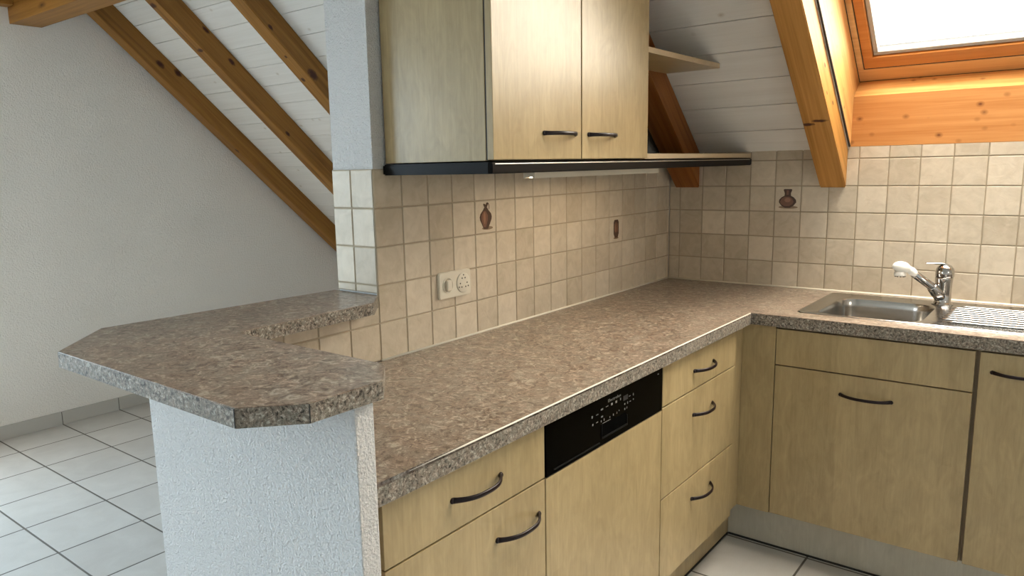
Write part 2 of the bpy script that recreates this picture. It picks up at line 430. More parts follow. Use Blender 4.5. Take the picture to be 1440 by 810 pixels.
# ------------------------------------------------------------------ wall tiles (parts of their walls)
def tiles(name, parent, axis, us, vs, face, sign, skip=(), depth=.006):
    """axis 'x': plane of constant x (u = y); axis 'y': plane of constant y (u = x)"""
    bm = bmesh.new(); lay = bm.verts.layers.float.new('tint')
    gp = .0021
    def addbox(u0, u1, v0, v1, d0, d1, mi, bev, r):
        n0 = set(bm.verts)
        lo, hi = min(d0, d1), max(d0, d1)
        if axis == 'x': box(bm, lo, hi, u0, u1, v0, v1, bev, mi, 1)
        else: box(bm, u0, u1, lo, hi, v0, v1, bev, mi, 1)
        for v in bm.verts:
            if v not in n0: v[lay] = r
    for i in range(len(us) - 1):
        for j in range(len(vs) - 1):
            if (i, j) in skip: continue
            u0, u1, v0, v1 = us[i], us[i + 1], vs[j], vs[j + 1]
            if u1 - u0 < .008 or v1 - v0 < .008: continue
            addbox(u0 + gp, u1 - gp, v0 + gp, v1 - gp, face, face + sign * (depth - .0002), 0, .0012, random.random())
    addbox(us[0], us[-1], vs[0], vs[-1], face + sign * .0022, face + sign * depth, 1, 0, 0)
    bmesh.ops.recalc_face_normals(bm, faces=bm.faces)
    return link(name, bm, [M['tile'], M['grout']], parent, recalc=False)
zrows = [ZC + .001 + k * T for k in range(6)]
ul = [YL + k * T for k in range(18)] + [0.0]
DECO_L = [(4, 3), (12, 2)]   # column, row of the two printed tiles on the dividing wall
tiles('wall_tiles', wall_part, 'x', ul, zrows, 0.0, -1, skip=DECO_L)
ub = [0.0] + [.050 + k * T for k in range(26)] + [XR]
tiles('wall_tiles', wall_back, 'y', ub, zrows + [1.4525], 0.0, 1, skip=[(5, 3)])
tiles('end_tiles', wall_part, 'y', [-.166, -.0896, -.001], [1.074, zrows[2], zrows[3], zrows[4], zrows[5]], YL, 1)
tiles('wall_tiles', wall_pen, 'x', [YL - 5 * T - .056] + [YL - k * T for k in range(5, -1, -1)], [zrows[0], zrows[1], 1.0385], 0.0, -1)

def flat_shape(bm, pts, plane, off, mi, th=.0004):
    """printed motif: thin coloured glaze on the tile face. pts (u,v)"""
    if plane == 'x': prism(bm, pts, off, off + th, mi, mi, 'x')
    else: prism(bm, pts, off - th, off, mi, mi, 'y')
def sym(profile, cu, v0, s, flip=1):
    l = [(cu - r * s * flip, v0 + h * s) for r, h in profile]
    return l + [(cu + r * s * flip, v0 + h * s) for r, h in reversed(profile)]
def ell(cu, cv, a, b, n=20): return [(cu + a * math.cos(2 * math.pi * k / n), cv + b * math.sin(2 * math.pi * k / n)) for k in range(n)]
def deco(name, parent, plane, u0, v0, label, kind):
    bm = bmesh.new(); lay = bm.verts.layers.float.new('tint'); gp = .0021
    if plane == 'x': box(bm, -.0055, .0006, u0 + gp, u0 + T - gp, v0 + gp, v0 + T - gp, .0014, 0, 1)
    else: box(bm, u0 + gp, u0 + T - gp, -.0006, .0055, v0 + gp, v0 + T - gp, .0014, 0, 1)
    for v in bm.verts: v[lay] = .8
    o = link(name, bm, [M['tile']], parent); o['label'] = label
    c = u0 + T / 2; off = .0007 if plane == 'x' else -.0007; st = .0002 if plane == 'x' else -.0002
    bm = bmesh.new()
    if kind == 'amphora':
        flat_shape(bm, ell(c + .008, v0 + .0165, .027, .0055), plane, off, 3)
        flat_shape(bm, sym([(.010, .014), (.0135, .019), (.028, .043), (.030, .052), (.026, .062), (.012, .074), (.008, .080)], c, v0, 1), plane, off + st, 1)
        flat_shape(bm, sym([(.006, .020), (.016, .044), (.016, .056), (.006, .070)], c - .006, v0, 1), plane, off + 2 * st, 0)
        flat_shape(bm, sym([(.002, .030), (.006, .046), (.005, .060), (.001, .068)], c - .007, v0, 1), plane, off + 3 * st, 2)
        flat_shape(bm, sym([(.007, .074), (.006, .082), (.012, .091), (.009, .094), (.0, .090)], c, v0, 1), plane, off + 2 * st, 1)
        for a in range(8):   # loop handle at the neck
            t0 = -.5 + a * .35; t1 = t0 + .33
            P = lambda t, r: (c + .008 + r * math.cos(t), v0 + .082 + 1.4 * r * math.sin(t))
            flat_shape(bm, [P(t0, .008), P(t0, .0105), P(t1, .0105), P(t1, .008)], plane, off + 3 * st, 1)
    elif kind == 'cup':
        flat_shape(bm, ell(c, v0 + .017, .020, .004), plane, off, 3)
        flat_shape(bm, [(c - .020, v0 + .080), (c - .014, v0 + .090), (c + .014, v0 + .090), (c + .021, v0 + .080), (c + .021, v0 + .035), (c + .012, v0 + .018), (c - .010, v0 + .018), (c - .020, v0 + .034)], plane, off + st, 1)
        flat_shape(bm, ell(c - .002, v0 + .060, .013, .021), plane, off + 2 * st, 0)
        flat_shape(bm, ell(c - .008, v0 + .057, .003, .016), plane, off + 3 * st, 2)
        flat_shape(bm, [(c + .011, v0 + .076), (c + .013, v0 + .076), (c + .013, v0 + .040), (c + .011, v0 + .040)], plane, off + 3 * st, 2)
    else:
        flat_shape(bm, ell(c + .003, v0 + .018, .038, .006), plane, off, 3)
        flat_shape(bm, sym([(.010, .016), (.024, .024), (.0345, .038), (.033, .048), (.024, .058), (.013, .064), (.012, .074), (.017, .088), (.014, .091)], c, v0, 1), plane, off + st, 1)
        flat_shape(bm, sym([(.008, .022), (.022, .030), (.027, .040), (.020, .053), (.009, .060)], c - .003, v0, 1), plane, off + 2 * st, 0)
        flat_shape(bm, ell(c, v0 + .047, .012, .009), plane, off + 3 * st, 2)
        flat_shape(bm, [(c - .005, v0 + .068), (c + .004, v0 + .068), (c + .004, v0 + .086), (c - .005, v0 + .086)], plane, off + 3 * st, 0)
    q = link('printed_motif', bm, [M['jug_brown'], M['jug_dark'], M['jug_light'], M['jug_shadow']], o); q['label'] = 'brown printed vessel'
deco('decorative_tile', wall_part, 'x', ul[4], zrows[3], 'tile printed with a slim brown jug', 'amphora')
deco('decorative_tile', wall_part, 'x', ul[12], zrows[2], 'tile printed with a small dark cup', 'cup')
deco('decorative_tile', wall_back, 'y', ub[5], zrows[3], 'tile printed with a round-bellied brown pot', 'pot')

# ------------------------------------------------------------------ rafters and beams
def beam(name, p0, p1, w, h, mat, roll_up=Vector((0, 0, 1)), bev=.003, ends=None):
    """p0,p1: centreline of the beam's lower face; w across, h upward"""
    p0, p1 = Vector(p0), Vector(p1); L = (p1 - p0).length
    X = (p1 - p0).normalized(); Y = roll_up.cross(X).normalized(); Z = X.cross(Y)
    bm = bmesh.new(); box(bm, 0, L, -w / 2, w / 2, 0, h, bev)
    me = D.meshes.new(name); bm.to_mesh(me); bm.free(); me.materials.append(mat)
    o = D.objects.new(name, me); COL.objects.link(o)
    o.matrix_world = Matrix(((X.x, Y.x, Z.x, p0.x), (X.y, Y.y, Z.y, p0.y), (X.z, Y.z, Z.z, p0.z), (0, 0, 0, 1)))
    return o
HN = .150 * CO        # rafter depth below the boards
RI = iter(RM)
def rafter(x, w, ylow, label):
    """rafter with a plumb-cut foot at y = ylow; own X axis runs up the slope"""
    va = -ylow / CO; vb = RIDGE - .05
    X = (RF(0, 1, 0) - RF(0, 0, 0)); Yv = Vector((1, 0, 0)); Z = RF(0, 0, 1) - RF(0, 0, 0)
    org = RF(x, va, -HN)
    bm = bmesh.new(); top = HN - .0005
    s = math.tan(PITCH)          # plumb cut
    vs = []
    # foot: lower-face point sits on y = ylow exactly
    org = Vector((x, ylow, ZR - .150 - ylow * math.tan(PITCH)))
    for yy in (-w / 2, w / 2):
        vs.append([bm.verts.new((a, yy, z)) for a, z in ((0, 0), (vb - va, 0), (vb - va, top), (top * SI / CO, top))])
    a, c = vs
    bm.faces.new(a); bm.faces.new(c)
    for i in range(4): bm.faces.new((a[i], a[(i + 1) % 4], c[(i + 1) % 4], c[i]))
    bmesh.ops.recalc_face_normals(bm, faces=bm.faces)
    bmesh.ops.bevel(bm, geom=list(bm.edges), offset=.003, segments=2, affect='EDGES')
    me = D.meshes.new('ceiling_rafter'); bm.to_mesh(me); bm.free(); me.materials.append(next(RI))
    o = D.objects.new('ceiling_rafter', me); COL.objects.link(o)
    Yr = Z.cross(X)
    o.matrix_world = Matrix(((X.x, Yr.x, Z.x, org.x), (X.y, Yr.y, Z.y, org.y), (X.z, Yr.z, Z.z, org.z), (0, 0, 0, 1)))
    tag(o, label, 'rafter', 'exposed pine rafters'); return o
rafter(-2.953, .093, YK, 'brown pine rafter running down along the plain gable wall, lowest of three at left')
rafter(-2.338, .090, YK, 'middle one of the three brown pine rafters at upper left')
rafter(-1.720, .095, YK, 'brown pine rafter nearest the rough plastered pillar, topmost of three at left')
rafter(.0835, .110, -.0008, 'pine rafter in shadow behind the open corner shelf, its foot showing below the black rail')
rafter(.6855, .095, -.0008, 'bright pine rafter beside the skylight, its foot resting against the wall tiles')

o = beam('purlin_beam', (XW, -1.421, 2.197), (-.17, -1.421, 2.197), .158, .27, M['pine'])
tag(o, 'thick pine purlin crossing under the rafters at the top left corner', 'beam')
o = beam('tie_beam', (XW + .045, -1.502, 2.279), (XW + .045, -3.4, 2.279), .088, .17, M['pine'])
tag(o, 'pine tie beam against the gable wall at the extreme top left, behind the purlin', 'beam')

# ------------------------------------------------------------------ skylight
win = empty('window_1', RF(1.41, .1, .24)); win['kind'] = 'structure'
def ring(u0, u1, v0, v1, wu, wv, n0, n1, wv2=None):
    """rectangular frame in the roof plane; wu side width, wv bottom width"""
    bm = bmesh.new(); wv2 = wu if wv2 is None else wv2
    def bx(a0, a1, b0, b1):
        vs = [bm.verts.new(RF(u, v, n)) for u in (a0, a1) for v in (b0, b1) for n in (n0, n1)]
        fs = [bm.faces.new([vs[i] for i in q]) for q in ((0, 1, 3, 2), (4, 6, 7, 5), (0, 4, 5, 1), (2, 3, 7, 6), (0, 2, 6, 4), (1, 5, 7, 3))]
        bmesh.ops.bevel(bm, geom=list({e for f in fs for e in f.edges}), offset=.0018, segments=1, affect='EDGES')
    bx(u0, u1, v0, v0 + wv); bx(u0, u1, v1 - wv2, v1)
    bx(u0, u0 + wu, v0 + wv, v1 - wv2); bx(u1 - wu, u1, v0 + wv, v1 - wv2)
    return bm
link('window_casing', ring(.742, 2.08, .113, 1.33, .022, .058, .238, .262), M['pine_casing_lit'], win)
link('window_frame', ring(.768, 2.054, .176, 1.30, .034, .050, .236, .275), M['pine_frame'], win)
link('window_gasket', ring(.8035, 2.0185, .2275, 1.265, .016, .016, .246, .272), M['gasket'], win)
bm = bmesh.new(); vs = [bm.verts.new(RF(u, v, .262)) for u, v in ((.81, .235), (2.012, .235), (2.012, 1.26), (.81, 1.26))]; bm.faces.new(vs)
link('window_pane', bm, M['glass'], win)
# backing ring that closes the gaps between the frames
link('window_rebate', ring(.735, 2.09, .105, 1.34, .075, .125, .2755, .30), M['rubber'], win)
# dark joints between lining, casing and frame
bm = bmesh.new()
vs = [bm.verts.new(RF(u, v, n)) for u in (.7362, .7426) for v in (.012, 1.33) for n in (-.0022, .003)]
for q in ((0, 1, 3, 2), (4, 6, 7, 5), (0, 4, 5, 1), (2, 3, 7, 6), (0, 2, 6, 4), (1, 5, 7, 3)): bm.faces.new([vs[i] for i in q])
link('lining_joint', bm, M['rubber'], win)
link('casing_joint', ring(.7405, 2.081, .1095, 1.334, .0035, .0055, .2345, .2385), M['rubber'], win)
link('frame_joint', ring(.7635, 2.0585, .1700, 1.306, .0052, .0066, .2385, .244), M['rubber'], win)
# reveal boards lining the shaft
def slab(name, pts, off, mat, label=None, grain=None):
    """closed board from a polygon of world points, thickened by vector off; own X axis along grain"""
    X = Vector(grain).normalized(); pts = [Vector(p) for p in pts]; o0 = pts[0]
    Z = Vector(off).normalized(); Y = Z.cross(X).normalized(); X = Y.cross(Z).normalized()
    R = Matrix(((X.x, Y.x, Z.x), (X.y, Y.y, Z.y), (X.z, Y.z, Z.z))); Ri = R.transposed()
    bm = bmesh.new(); th = Vector(off).length
    a = [bm.verts.new(Ri @ (p - o0)) for p in pts]; c = [bm.verts.new(v.co + Vector((0, 0, th))) for v in a]
    bm.faces.new(a); bm.faces.new(c)
    n = len(a)
    for i in range(n): bm.faces.new((a[i], a[(i + 1) % n], c[(i + 1) % n], c[i]))
    bmesh.ops.recalc_face_normals(bm, faces=bm.faces)
    me = D.meshes.new(name); bm.to_mesh(me); bm.free(); me.materials.append(mat)
    o = D.objects.new(name, me); COL.objects.link(o)
    o.matrix_world = Matrix.Translation(o0) @ R.to_4x4()
    o['kind'] = 'structure'
    return o
low_out = RF(0, .113, .24)
L_pts = [Vector((.742, -.004, 1.4525)), Vector((.742, 0, 1.637)), RF(.742, .105, .25), RF(.742, 1.36, .25), RF(.742, 1.36, -.001), RF(.742, .01, -.001)]
slab('trim_1', L_pts, (-.0065, 0, 0), M['pine_light'], grain=RF(0, 1, 0) - RF(0, 0, 0))
slab('trim_2', [Vector((2.08, p.y, p.z)) for p in L_pts], (.02, 0, 0), M['pine_light'], grain=RF(0, 1, 0) - RF(0, 0, 0))
slab('trim_3', [(.7356, 0, 1.4515), (2.08, 0, 1.4515), (2.08, 0, 1.637), (.7356, 0, 1.637)], (0, .02, 0), M['pine_board_shaded'], grain=(1, 0, 0))
d = Vector((0, low_out.y, low_out.z - 1.637)); nn = Vector((0, d.z, -d.y)).normalized()
slab('trim_4', [(.7356, 0, 1.637), (2.08, 0, 1.637), (2.08, low_out.y + .004, low_out.z + .003), (.7356, low_out.y + .004, low_out.z + .003)], nn * .02, M['pine_light'], grain=(1, 0, 0))
slab('trim_5', [RF(.742, 1.33, .0), RF(2.08, 1.33, .0), RF(2.08, 1.33, .25), RF(.742, 1.33, .25)], (RF(0, 1, 0) - RF(0, 0, 0)) * .02, M['pine_light'], grain=(1, 0, 0))

# ------------------------------------------------------------------ handles
def handle_bm(span=.150, out=.030, w=.0100, t=.0060):
    """bow handle centred on origin, along local Y, bowing to +X"""
    bm = bmesh.new(); N = 22; pts = []; rr = []
    for i in range(N + 1):
        s = -1 + 2 * i / N
        x = out * (1 - abs(s) ** 2.6)
        pts.append(Vector((x, s * span / 2, 0))); rr.append(1.0 + .25 * abs(s) ** 6)
    rings = []
    n = 12
    for i, p in enumerate(pts):
        dd = (pts[min(i + 1, N)] - pts[max(i - 1, 0)]).normalized(); s = dd.cross(Vector((0, 0, 1))).normalized()
        rings.append([bm.verts.new(p + s * math.copysign(abs(math.cos(2 * math.pi * k / n)) ** .7, math.cos(2 * math.pi * k / n)) * t * .5 * rr[i] + Vector((0, 0, 1)) * math.copysign(abs(math.sin(2 * math.pi * k / n)) ** .7, math.sin(2 * math.pi * k / n)) * w * .5 * rr[i]) for k in range(n)])
    for a, b_ in zip(rings, rings[1:]):
        for k in range(n): bm.faces.new((a[k], a[(k + 1) % n], b_[(k + 1) % n], b_[k])).smooth = True
    bm.faces.new(rings[0]); bm.faces.new(rings[-1])
    for s in (-1, 1): lathe(bm, [(.0062, -.001), (.0062, .002), (.0045, .0045)], (0, s * span / 2, 0), 14, (1, 0, 0))
    bmesh.ops.recalc_face_normals(bm, faces=bm.faces)
    return bm
_h = handle_bm(); HME = D.meshes.new('handle'); _h.to_mesh(HME); _h.free(); HME.materials.append(M['handle'])
def handle(parent, at, face):
    o = D.objects.new('handle', HME); COL.objects.link(o); o.parent = parent
    o.location = Vector(at) - world_loc(parent); o.rotation_euler = (0, 0, 0 if face == 'x' else -math.pi / 2)
    o['label'] = 'dark bow handle'
    return o

# ------------------------------------------------------------------ base cabinets
XF = .575; XB = XF - .019
YS = -.58; YB = YS + .019
def front_x(name, par, y0, y1, z0, z1): return link(name, B(XB, XF, y0, y1, z0, z1, .0012), M['lam'], par)
def front_y(name, par, x0, x1, z0, z1): return link(name, B(x0, x1, YS, YB, z0, z1, .0012), M['lam'], par)
def carcass_x(par, y0, y1):
    bm = bmesh.new(); z0, z1 = .165, ZCB - .001; x0, x1 = .02, XB - .002; t = .016
    for a, b_ in ((y0, y0 + t), (y1 - t, y1)): box(bm, x0, x1, a, b_, z0, z1)
    box(bm, x0, x1, y0 + t, y1 - t, z0, z0 + t); box(bm, x0, x1, y0 + t, y1 - t, z1 - t, z1); box(bm, x0, x0 + .006, y0 + t, y1 - t, z0 + t, z1 - t)
    return link('carcass', bm, M['lam_dark'], par)
def carcass_y(par, x0, x1, open_top=True):
    bm = bmesh.new(); z0, z1 = .165, ZCB - .001; y0, y1 = YB + .002, -.02; t = .016
    for a, b_ in ((x0, x0 + t), (x1 - t, x1)): box(bm, a, b_, y0, y1, z0, z1)
    box(bm, x0 + t, x1 - t, y0, y1, z0, z0 + t); box(bm, x0 + t, x1 - t, y0, y0 + .02, z1 - .05, z1); box(bm, x0 + t, x1 - t, y1 - .006, y1, z0 + t, z1 - t)
    return link('carcass', bm, M['lam_dark'], par)

c = empty('drawer_cabinet', (.3, -2.08, .165))
tag(c, 'pale maple base cabinet with one drawer over a door, left of the dishwasher', 'kitchen cabinet', 'maple base cabinets')
carcass_x(c, -2.344, -1.832)
f = front_x('drawer', c, -2.322, -1.8325, .7155, .838); handle(f, (XF, -2.068, .778), 'x')
f = front_x('door', c, -2.322, -1.8325, .167, .7115); handle(f, (XF, -1.933, .639), 'x')

c = empty('drawer_cabinet', (.3, -.96, .165))
tag(c, 'pale maple base cabinet with three stacked drawers, between the dishwasher and the inner corner', 'kitchen cabinet', 'maple base cabinets')
carcass_x(c, -1.243, -.682)
for z0, z1, zh in ((.7185, .838, .776), (.4375, .7145, .636), (.167, .4335, .360)):
    f = front_x('drawer', c, -1.2415, -.683, z0, z1); handle(f, (XF, -.952, zh), 'x')

c = empty('sink_cabinet', (.96, -.3, .165))
tag(c, 'wide pale maple cabinet under the sink with a blank upper panel and one handled door', 'kitchen cabinet', 'maple base cabinets')
carcass_y(c, .676, 1.2580)
front_y('fascia_panel', c, .6765, 1.2525, .7135, .8385)
f = front_y('door', c, .6765, 1.2525, .167, .7095); handle(f, (.965, YS, .642), 'y')

c = empty('base_cabinet', (1.56, -.3, .165))
tag(c, 'pale maple full-height door cabinet under the draining board, cut off by the right edge', 'kitchen cabinet', 'maple base cabinets')
carcass_y(c, 1.2585, 1.862)
f = front_y('door', c, 1.2645, 1.860, .167, .8385); handle(f, (1.372, YS, .781), 'y')

c = empty('corner_filler', (.6, -.58, .165))
tag(c, 'narrow maple filler strip closing the inner corner between the drawers and the sink cabinet', 'filler panel')
link('side_strip', B(.5405, .559, -.680, -.5625, .165, .846, .001), M['lam'], c)
link('front_strip', B(.5595, .674, YS, YB, .165, .846, .001), M['lam'], c)

# plinths
p_ = empty('plinth_board', (.49, -1.4, 0)); tag(p_, 'maple plinth board under the dishwasher and drawers along the left run', 'plinth')
link('board', B(.484, .4995, -2.344, -.486, .006, .163, .0008), M['lam'], p_)
link('sealing_strip', B(.486, .5035, -2.344, -.5035, .0002, .0065, .0008), M['rubber'], p_)
p_ = empty('plinth_board', (1.3, -.49, 0)); tag(p_, 'greyish plinth board under the sink cabinet along the right run', 'plinth')
link('board', B(.4999, 2.0, -.4995, -.485, .006, .163, .0008), M['plinth'], p_)
link('sealing_strip', B(.5036, 2.0, -.5035, -.487, .0002, .0065, .0008), M['rubber'], p_)

# ------------------------------------------------------------------ dishwasher
c = empty('dishwasher', (.3, -1.535, .165))
tag(c, 'built-in dishwasher with a black control strip above a plain maple door', 'dishwasher')
link('cabinet_body', B(.03, .553, -1.829, -1.2455, .165, ZCB - .002), M['lam_dark'], c)
link('door_panel', B(XB, XF, -1.8285, -1.2455, .167, .7095, .0012), M['lam'], c)
YD0, YD1, ZD0, ZD1 = -1.8275, -1.2465, .7125, .8385
fb = bmesh.new()
box(fb, XB - .002, XF + .001, YD0, YD1, ZD0, ZD1, .001)
fas = link('control_panel', fb, M['blackglass'], c)
# grip recess: raised lips; the hollow's shade is a flat black plate
bm = bmesh.new()
box(bm, XF, XF + .004, -1.586, -1.453, .7295, .7335, .001); box(bm, XF, XF + .003, -1.586, -1.583, .7335, .768, .0005)
box(bm, XF, XF + .003, -1.456, -1.453, .7335, .758, .0005)
link('grip_lip', bm, M['black'], fas)
link('grip_recess_shade', B(XF + .0009, XF + .0014, -1.580, -1.459, .7350, .7655), M['matt_black'], fas)
bm = bmesh.new(); box(bm, XF + .0008, XF + .003, -1.80, -1.594, .7215, .7240, .0005)
link('trim_line', bm, M['black'], fas)
def text_mesh(name, s, size, at, parent, mat, width=None):
    cu = D.curves.new('t', 'FONT'); cu.body = s; cu.size = size; cu.extrude = .0002
    o = D.objects.new('t', cu); COL.objects.link(o)
    bpy.context.view_layer.update()
    me = D.meshes.new_from_object(o.evaluated_get(bpy.context.evaluated_depsgraph_get()))
    D.objects.remove(o)
    xs_ = [v.co.x for v in me.vertices]; w = max(xs_) - min(xs_)
    if width:
        for v in me.vertices: v.co.x = (v.co.x - min(xs_)) * width / w
    me.materials.clear(); me.materials.append(mat)
    q = D.objects.new(name, me); COL.objects.link(q); q.parent = parent
    q.location = Vector(at) - world_loc(parent)
    q.rotation_euler = (math.pi / 2, 0, math.pi / 2)     # reads along +Y, faces +X
    return q
text_mesh('brand_lettering', 'Electrolux', .0105, (XF + .0014, -1.553, .8165), fas, M['mark'], .066)
bm = bmesh.new()
def mk(y, z, w, h): box(bm, XF + .0009, XF + .0014, y - w / 2, y + w / 2, z - h / 2, z + h / 2)
for y, z, w, h in ((-1.630, .799, .005, .006), (-1.606, .799, .010, .0018), (-1.583, .8065, .011, .004), (-1.558, .8075, .012, .0018), (-1.534, .807, .008, .006), (-1.5115, .807, .008, .006), (-1.489, .8085, .004, .006),
                   (-1.627, .7785, .005, .005), (-1.6065, .7795, .009, .0018), (-1.5825, .7875, .008, .0035), (-1.5865, .7765, .003, .005), (-1.5725, .777, .003, .006), (-1.5437, .7755, .003, .004), (-1.5258, .777, .003, .005), (-1.5075, .777, .002, .005), (-1.4964, .780, .003, .003), (-1.56, .769, .040, .0012),
                   (-1.4664, .7892, .005, .004), (-1.4511, .7889, .003, .006), (-1.4662, .7756, .004, .005), (-1.4547, .7764, .003, .005), (-1.437, .789, .008, .0018), (-1.4196, .790, .004, .003), (-1.4201, .8035, .003, .006), (-1.440, .804, .008, .0016), (-1.2749, .8245, .007, .003)): mk(y, z, w, h)
link('control_markings', bm, M['mark'], fas)
link('programme_display', B(XF + .0009, XF + .0013, -1.474, -1.450, .799, .812), M['rubber'], fas)

# ------------------------------------------------------------------ worktop
def boolean_cut(o, cutters):
    for cb_ in cutters:
        md = o.modifiers.new('b', 'BOOLEAN'); md.operation = 'DIFFERENCE'; md.object = cb_; md.solver = 'EXACT'
    bpy.context.view_layer.update()
    me = D.meshes.new_from_object(o.evaluated_get(bpy.context.evaluated_depsgraph_get()))
    o.modifiers.clear(); o.data = me
    for cb_ in cutters: D.objects.remove(cb_)
bm = bmesh.new()
pl = [(.0006, -2.3500), (.594, -2.3500), (.594, -.6), (2.0, -.6), (2.0, -.0006), (.0006, -.0006)]
f1, f2, sides = prism(bm, pl, ZCB, ZC, 1, 0)
top_edges = [e for e in f2.edges if any(l in e.link_faces for l in (sides[1],))]
bmesh.ops.recalc_face_normals(bm, faces=bm.faces)
r = bmesh.ops.bevel(bm, geom=top_edges, offset=.006, segments=4, affect='EDGES')
for ff in r['faces']: ff.material_index = 2; ff.smooth = True
te = [e for e in bm.edges if abs(e.verts[0].co.z - ZC) < 1e-5 and abs(e.verts[1].co.z - ZC) < 1e-5 and abs(e.verts[0].co.y + .6) < 1e-4 and abs(e.verts[1].co.y + .6) < 1e-4]
bmesh.ops.bevel(bm, geom=te, offset=.0015, segments=2, affect='EDGES')
wt = link('kitchen_worktop', bm, [M['stone'], M['stone_edge'], M['stone_nose']], origin=(.3, -.3, ZCB))
tag(wt, 'brown speckled stone-look L-shaped kitchen worktop running along the tiled walls', 'worktop')
boolean_cut(wt, [link('cut', B(.727, 1.575, -.497, -.062, .7, 1.0), M['stone'])])
bm = bmesh.new()
tube(bm, [(.0015, YL, ZC + .0012), (.0015, -.002, ZC + .0012)], .0042, 8); tube(bm, [(.0015, -.0015, ZC + .0012), (1.99, -.0015, ZC + .0012)], .0048, 8)
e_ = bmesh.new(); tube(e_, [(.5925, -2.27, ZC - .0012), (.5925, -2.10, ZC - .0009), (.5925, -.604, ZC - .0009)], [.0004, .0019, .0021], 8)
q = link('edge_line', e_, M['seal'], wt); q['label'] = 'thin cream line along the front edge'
s_ = link('sealant_bead', bm, M['seal'], wt); s_['label'] = 'cream sealant line'

# raised breakfast bar top
bar = [(-.061, -2.564), (-.217, -2.412), (-.180, -1.7795), (-.002, -1.7795), (.075, -1.865), (.087, -2.2655), (.540, -2.2675), (.614, -2.342), (.6115, -2.486), (.540, -2.564)]
bm = bmesh.new(); f1, f2, sides = prism(bm, bar, 1.0395, 1.0705, 1, 0)
bmesh.ops.recalc_face_normals(bm, faces=bm.faces)
bmesh.ops.bevel(bm, geom=list(f2.edges), offset=.0014, segments=2, affect='EDGES')
bt = link('bar_counter_top', bm, [M['stone'], M['stone_edge']], origin=(.2, -2.4, 1.0395))
tag(bt, 'raised brown speckled breakfast bar top with cut corners on the white half wall', 'bar top')
for (x, y) in ((.540, -2.5645), (.6118, -2.486)):
    link('edge_joint', B(x - .0008, x + .0008, y - .0008, y + .0006, 1.041, 1.0692), M['rubber'], bt)

# ------------------------------------------------------------------ sink with drainer
def rrect(x0, x1, y0, y1, r, n=8):
    out_ = []
    for cx_, cy_, a0 in ((x1 - r, y1 - r, 0), (x0 + r, y1 - r, 90), (x0 + r, y0 + r, 180), (x1 - r, y0 + r, 270)):
        for k in range(n + 1):
            a = rad(a0 + 90 * k / n); out_.append((cx_ + r * math.cos(a), cy_ + r * math.sin(a)))
    return out_
def loft(bm, rings, close_last=True):
    rv = [[bm.verts.new(p) for p in rg] for rg in rings]
    n = len(rv[0])
    for a, b_ in zip(rv, rv[1:]):
        for k in range(n): bm.faces.new((a[k], a[(k + 1) % n], b_[(k + 1) % n], b_[k])).smooth = True
    if close_last: bm.faces.new(rv[-1])
    return rv
SX0, SX1, SY0, SY1 = .716, 1.59, -.512, -.047
BX0, BX1, BY0, BY1 = .768, 1.088, -.492, -.128
sk = empty('kitchen_sink', (1.15, -.28, ZC)); tag(sk, 'stainless steel inset sink with one rounded bowl and ribbed draining board', 'sink')
bm = bmesh.new()
def R3(rr_, z): return [(x, y, z) for x, y in rr_]
N = 8
loft(bm, [R3(rrect(SX0, SX1, SY0, SY1, .022, N), ZC + .0003), R3(rrect(SX0 + .002, SX1 - .002, SY0 + .002, SY1 - .002, .020, N), ZC + .0036),
          R3(rrect(SX0 + .008, SX1 - .008, SY0 + .008, SY1 - .008, .016, N), ZC + .0036), R3(rrect(SX0 + .012, SX1 - .012, SY0 + .012, SY1 - .012, .014, N), ZC + .0016),
          R3(rrect(BX0 - .006, BX1 + .006, BY0 - .004, BY1 + .006, .078, N), ZC + .0016), R3(rrect(BX0, BX1, BY0, BY1, .075, N), ZC - .0015)], False)
link('sink_deck', bm, M['steel'], sk)
bm = bmesh.new()
rg = []
for t_, ins, rr_ in ((-.0015, 0, .075), (-.008, .003, .073), (-.03, .005, .072), (-.13, .012, .068), (-.150, .020, .062), (-.158, .034, .05), (-.160, .07, .04)):
    rg.append(R3(rrect(BX0 + ins, BX1 - ins, BY0 + ins, BY1 - ins, rr_, N), ZC + t_))
loft(bm, rg, True)
bl = link('sink_bowl', bm, M['steel'], sk)
bm = bmesh.new(); lathe(bm, [(.042, 0), (.042, .003), (.034, .003), (.030, -.001), (0, -.001)], (.93, -.31, ZC - .1595), 32)
link('strainer', bm, M['chrome'], bl)
bm = bmesh.new()
for k in range(9):
    y = -.43 + k * .0375
    x0 = 1.135 + (.02 if k in (0, 8) else 0); x1 = 1.565
    pts = [(x0, y, ZC + .0012), (x0 + .006, y, ZC + .0026), (x0 + .02, y, ZC + .0032), (x1 - .02, y, ZC + .0032), (x1 - .006, y, ZC + .0026), (x1, y, ZC + .0012)]
    tube(bm, pts, [.003, .006, .0075, .0075, .006, .003], 16, squash=(1, .55))
link('drainboard_ribs', bm, M['steel'], sk)

